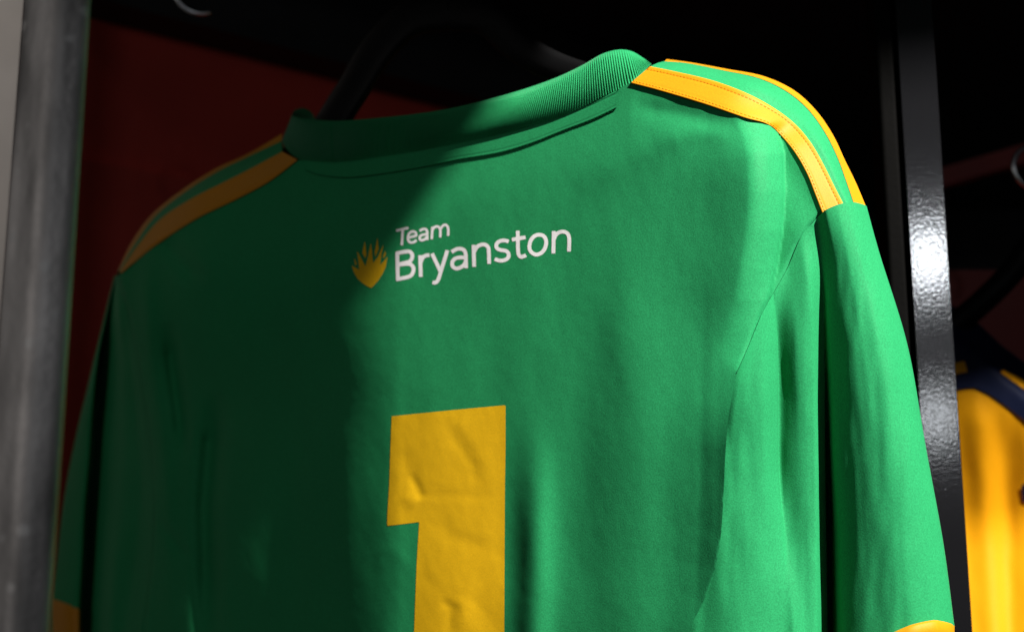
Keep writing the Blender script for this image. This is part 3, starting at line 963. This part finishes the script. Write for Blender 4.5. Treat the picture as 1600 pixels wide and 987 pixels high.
# ------------------------------------------------------------------ neighbouring bay: navy and yellow shirt
A2 = R(8)
N2 = np.array([-math.sin(A2), -math.cos(A2), 0.0])
O2 = at_y(np.array(1560.0), np.array(700.0), 1.0)


def at2(px, py, w=0.0):
    px = np.asarray(px, float)
    return on_plane(px, py, np.broadcast_to(np.asarray(w, float), px.shape), O2, N2)


ysh = thing('football_shirt', 'yellow football shirt with navy shoulders hanging beyond the black post', 'shirt', at2(np.array(1560.0), np.array(987.0)))


def w2(x, y):
    w = -0.00002 * (x - 1600) ** 2 * 0.02
    w = w + 0.0028 * np.exp(-((x - 1535 - 0.06 * (y - 700)) / 20.0) ** 2) * S((y - 610) / 60)
    w = w - 0.003 * np.exp(-((x - 1572 - 0.02 * (y - 700)) / 18.0) ** 2) * S((y - 640) / 80)
    w = w + 0.003 * np.exp(-((x - 1620) / 22.0) ** 2)
    w = w - 0.034 * S((y - 600) / 260.0) + 0.00022 * (np.sqrt(np.clip(y - 790, 0, None) ** 2 + 90.0 ** 2) - 90.0)
    return w + 0.0006 * vnoise(x / 40, y / 100, 31)


yb = [(1440, 640), (1478, 612), (1500, 606), (1522, 603), (1546, 614), (1572, 632), (1600, 654), (1640, 690), (1700, 720), (1760, 900), (1760, 1250), (1430, 1250)]
v2, F = clip_mesh(lambda x, y: sdf_poly(x, y, yb), (1425, 595, 1765, 1255), 4.0)
mesh_obj('body', at2(v2[:, 0], v2[:, 1], w2(v2[:, 0], v2[:, 1])), F, YELLOW, ysh)
nb_ = [(1440, 480), (1478, 474), (1500, 482), (1530, 506), (1566, 540), (1600, 565), (1650, 600), (1700, 660), (1700, 722), (1640, 692), (1600, 656), (1572, 634), (1546, 616), (1522, 605), (1500, 608), (1478, 614), (1440, 642)]
v2, F = clip_mesh(lambda x, y: sdf_poly(x, y, nb_), (1435, 468, 1705, 730), 4.0)
top = np.interp(v2[:, 0], [1440, 1478, 1530, 1600, 1700], [480, 474, 506, 565, 660])
mesh_obj('yoke', at2(v2[:, 0], v2[:, 1], w2(v2[:, 0], v2[:, 1]) + 0.0012 - 0.05 * (1 - S((v2[:, 1] - top) / 70.0)) ** 2), F, NAVY, ysh)


def patch(name, poly, mat, parent, eps=0.002):
    p = np.array(poly)
    v, F = clip_mesh(lambda x, y: sdf_poly(x, y, poly), (p[:, 0].min() - 2, p[:, 1].min() - 2, p[:, 0].max() + 2, p[:, 1].max() + 2), 2.0)
    top = np.interp(v[:, 0], [1440, 1478, 1530, 1600, 1700], [480, 474, 506, 565, 660])
    return mesh_obj(name, at2(v[:, 0], v[:, 1], w2(v[:, 0], v[:, 1]) + eps - 0.05 * (1 - S((v[:, 1] - top) / 70.0)) ** 2), F, mat, parent)


patch('shoulder_mark', [(1468, 572), (1507, 564), (1511, 580), (1468, 590)], YELLOW, ysh)
patch('shoulder_stripe', [(1566, 577), (1600, 592), (1630, 612), (1630, 620), (1598, 606), (1564, 582)], YELLOW, ysh)
patch('chest_mark', [(1596, 758), (1612, 750), (1625, 770), (1612, 790), (1598, 782)], NAVY, ysh, 0.0008)
# back half of that shirt
v2, F = clip_mesh(lambda x, y: sdf_poly(x, y, [(1436, 520), (1560, 590), (1690, 690), (1750, 900), (1750, 1250), (1436, 1250)]), (1430, 515, 1755, 1255), 12.0)
mesh_obj('far_side', at2(v2[:, 0], v2[:, 1], np.full(len(v2), -0.05)), F, YELLOW, ysh)

yh = thing('clothes_hanger', 'black hanger with a round metal hook above the yellow shirt', 'hanger', at2(np.array(1600.0), np.array(400.0), -0.03))


def arm2(pts, rw):
    P = resample(np.array(pts, float), 40)
    X = at2(P[:, 0], P[:, 1], P[:, 2])
    return mesh_obj('arm', *tube(X, rw / FPX * 1.0, 12), PLASTIC, yh)


arm2([(1618, 372, -.03), (1585, 420, -.03), (1545, 462, -.03), (1500, 500, -.035), (1450, 530, -.035)], 20)
arm2([(1618, 372, -.03), (1650, 430, -.03), (1690, 520, -.03), (1710, 640, -.03)], 20)
c = at2(np.array(1617.0), np.array(262.0), -0.03); rr = 37 / FPX
hp = [c + rr * np.array([math.cos(g), 0.12 * math.cos(g), math.sin(g)]) for g in np.radians(np.linspace(330, 40, 40))]
hp = [c + np.array([0, 0, -0.055])] + [c + rr * np.array([math.cos(g), 0.12 * math.cos(g), math.sin(g)]) for g in np.radians(np.linspace(270, -40, 40))]
mesh_obj('hook', *tube(np.array(hp), 0.0019, 10), CHROME, yh)

# dim red parts at the back of that bay
structure(mesh_obj('bay_back_panel', *box_between(at_y(np.array(1440.0), np.array(760.0), 1.25), (0.22, 0.0, 0), (0, 0.02, 0), (0, 0, 0.195)), RED_SHADED, None, smooth=False))
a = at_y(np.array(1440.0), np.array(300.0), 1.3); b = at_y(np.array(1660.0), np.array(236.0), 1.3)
structure(mesh_obj('bay_rail', *box_between(a, b - a, (0, 0.02, 0), (0, 0, 0.018)), RED_SHADED, None, smooth=False))

# added blocker, unseen out of frame on the right: keeps the yellow shirt's shoulders in shade
pb = at2(np.array(1550.0), np.array(632.0)); pb = pb + (LPOS - pb) * 0.72
structure(mesh_obj('light_blocker', *box_between((float(pb[0]) - 0.32, float(pb[1]), float(pb[2])), (1.2, 0, 0), (0, 0.06, 0), (0, 0, 0.5)), BLACK_MATT, None, smooth=False))
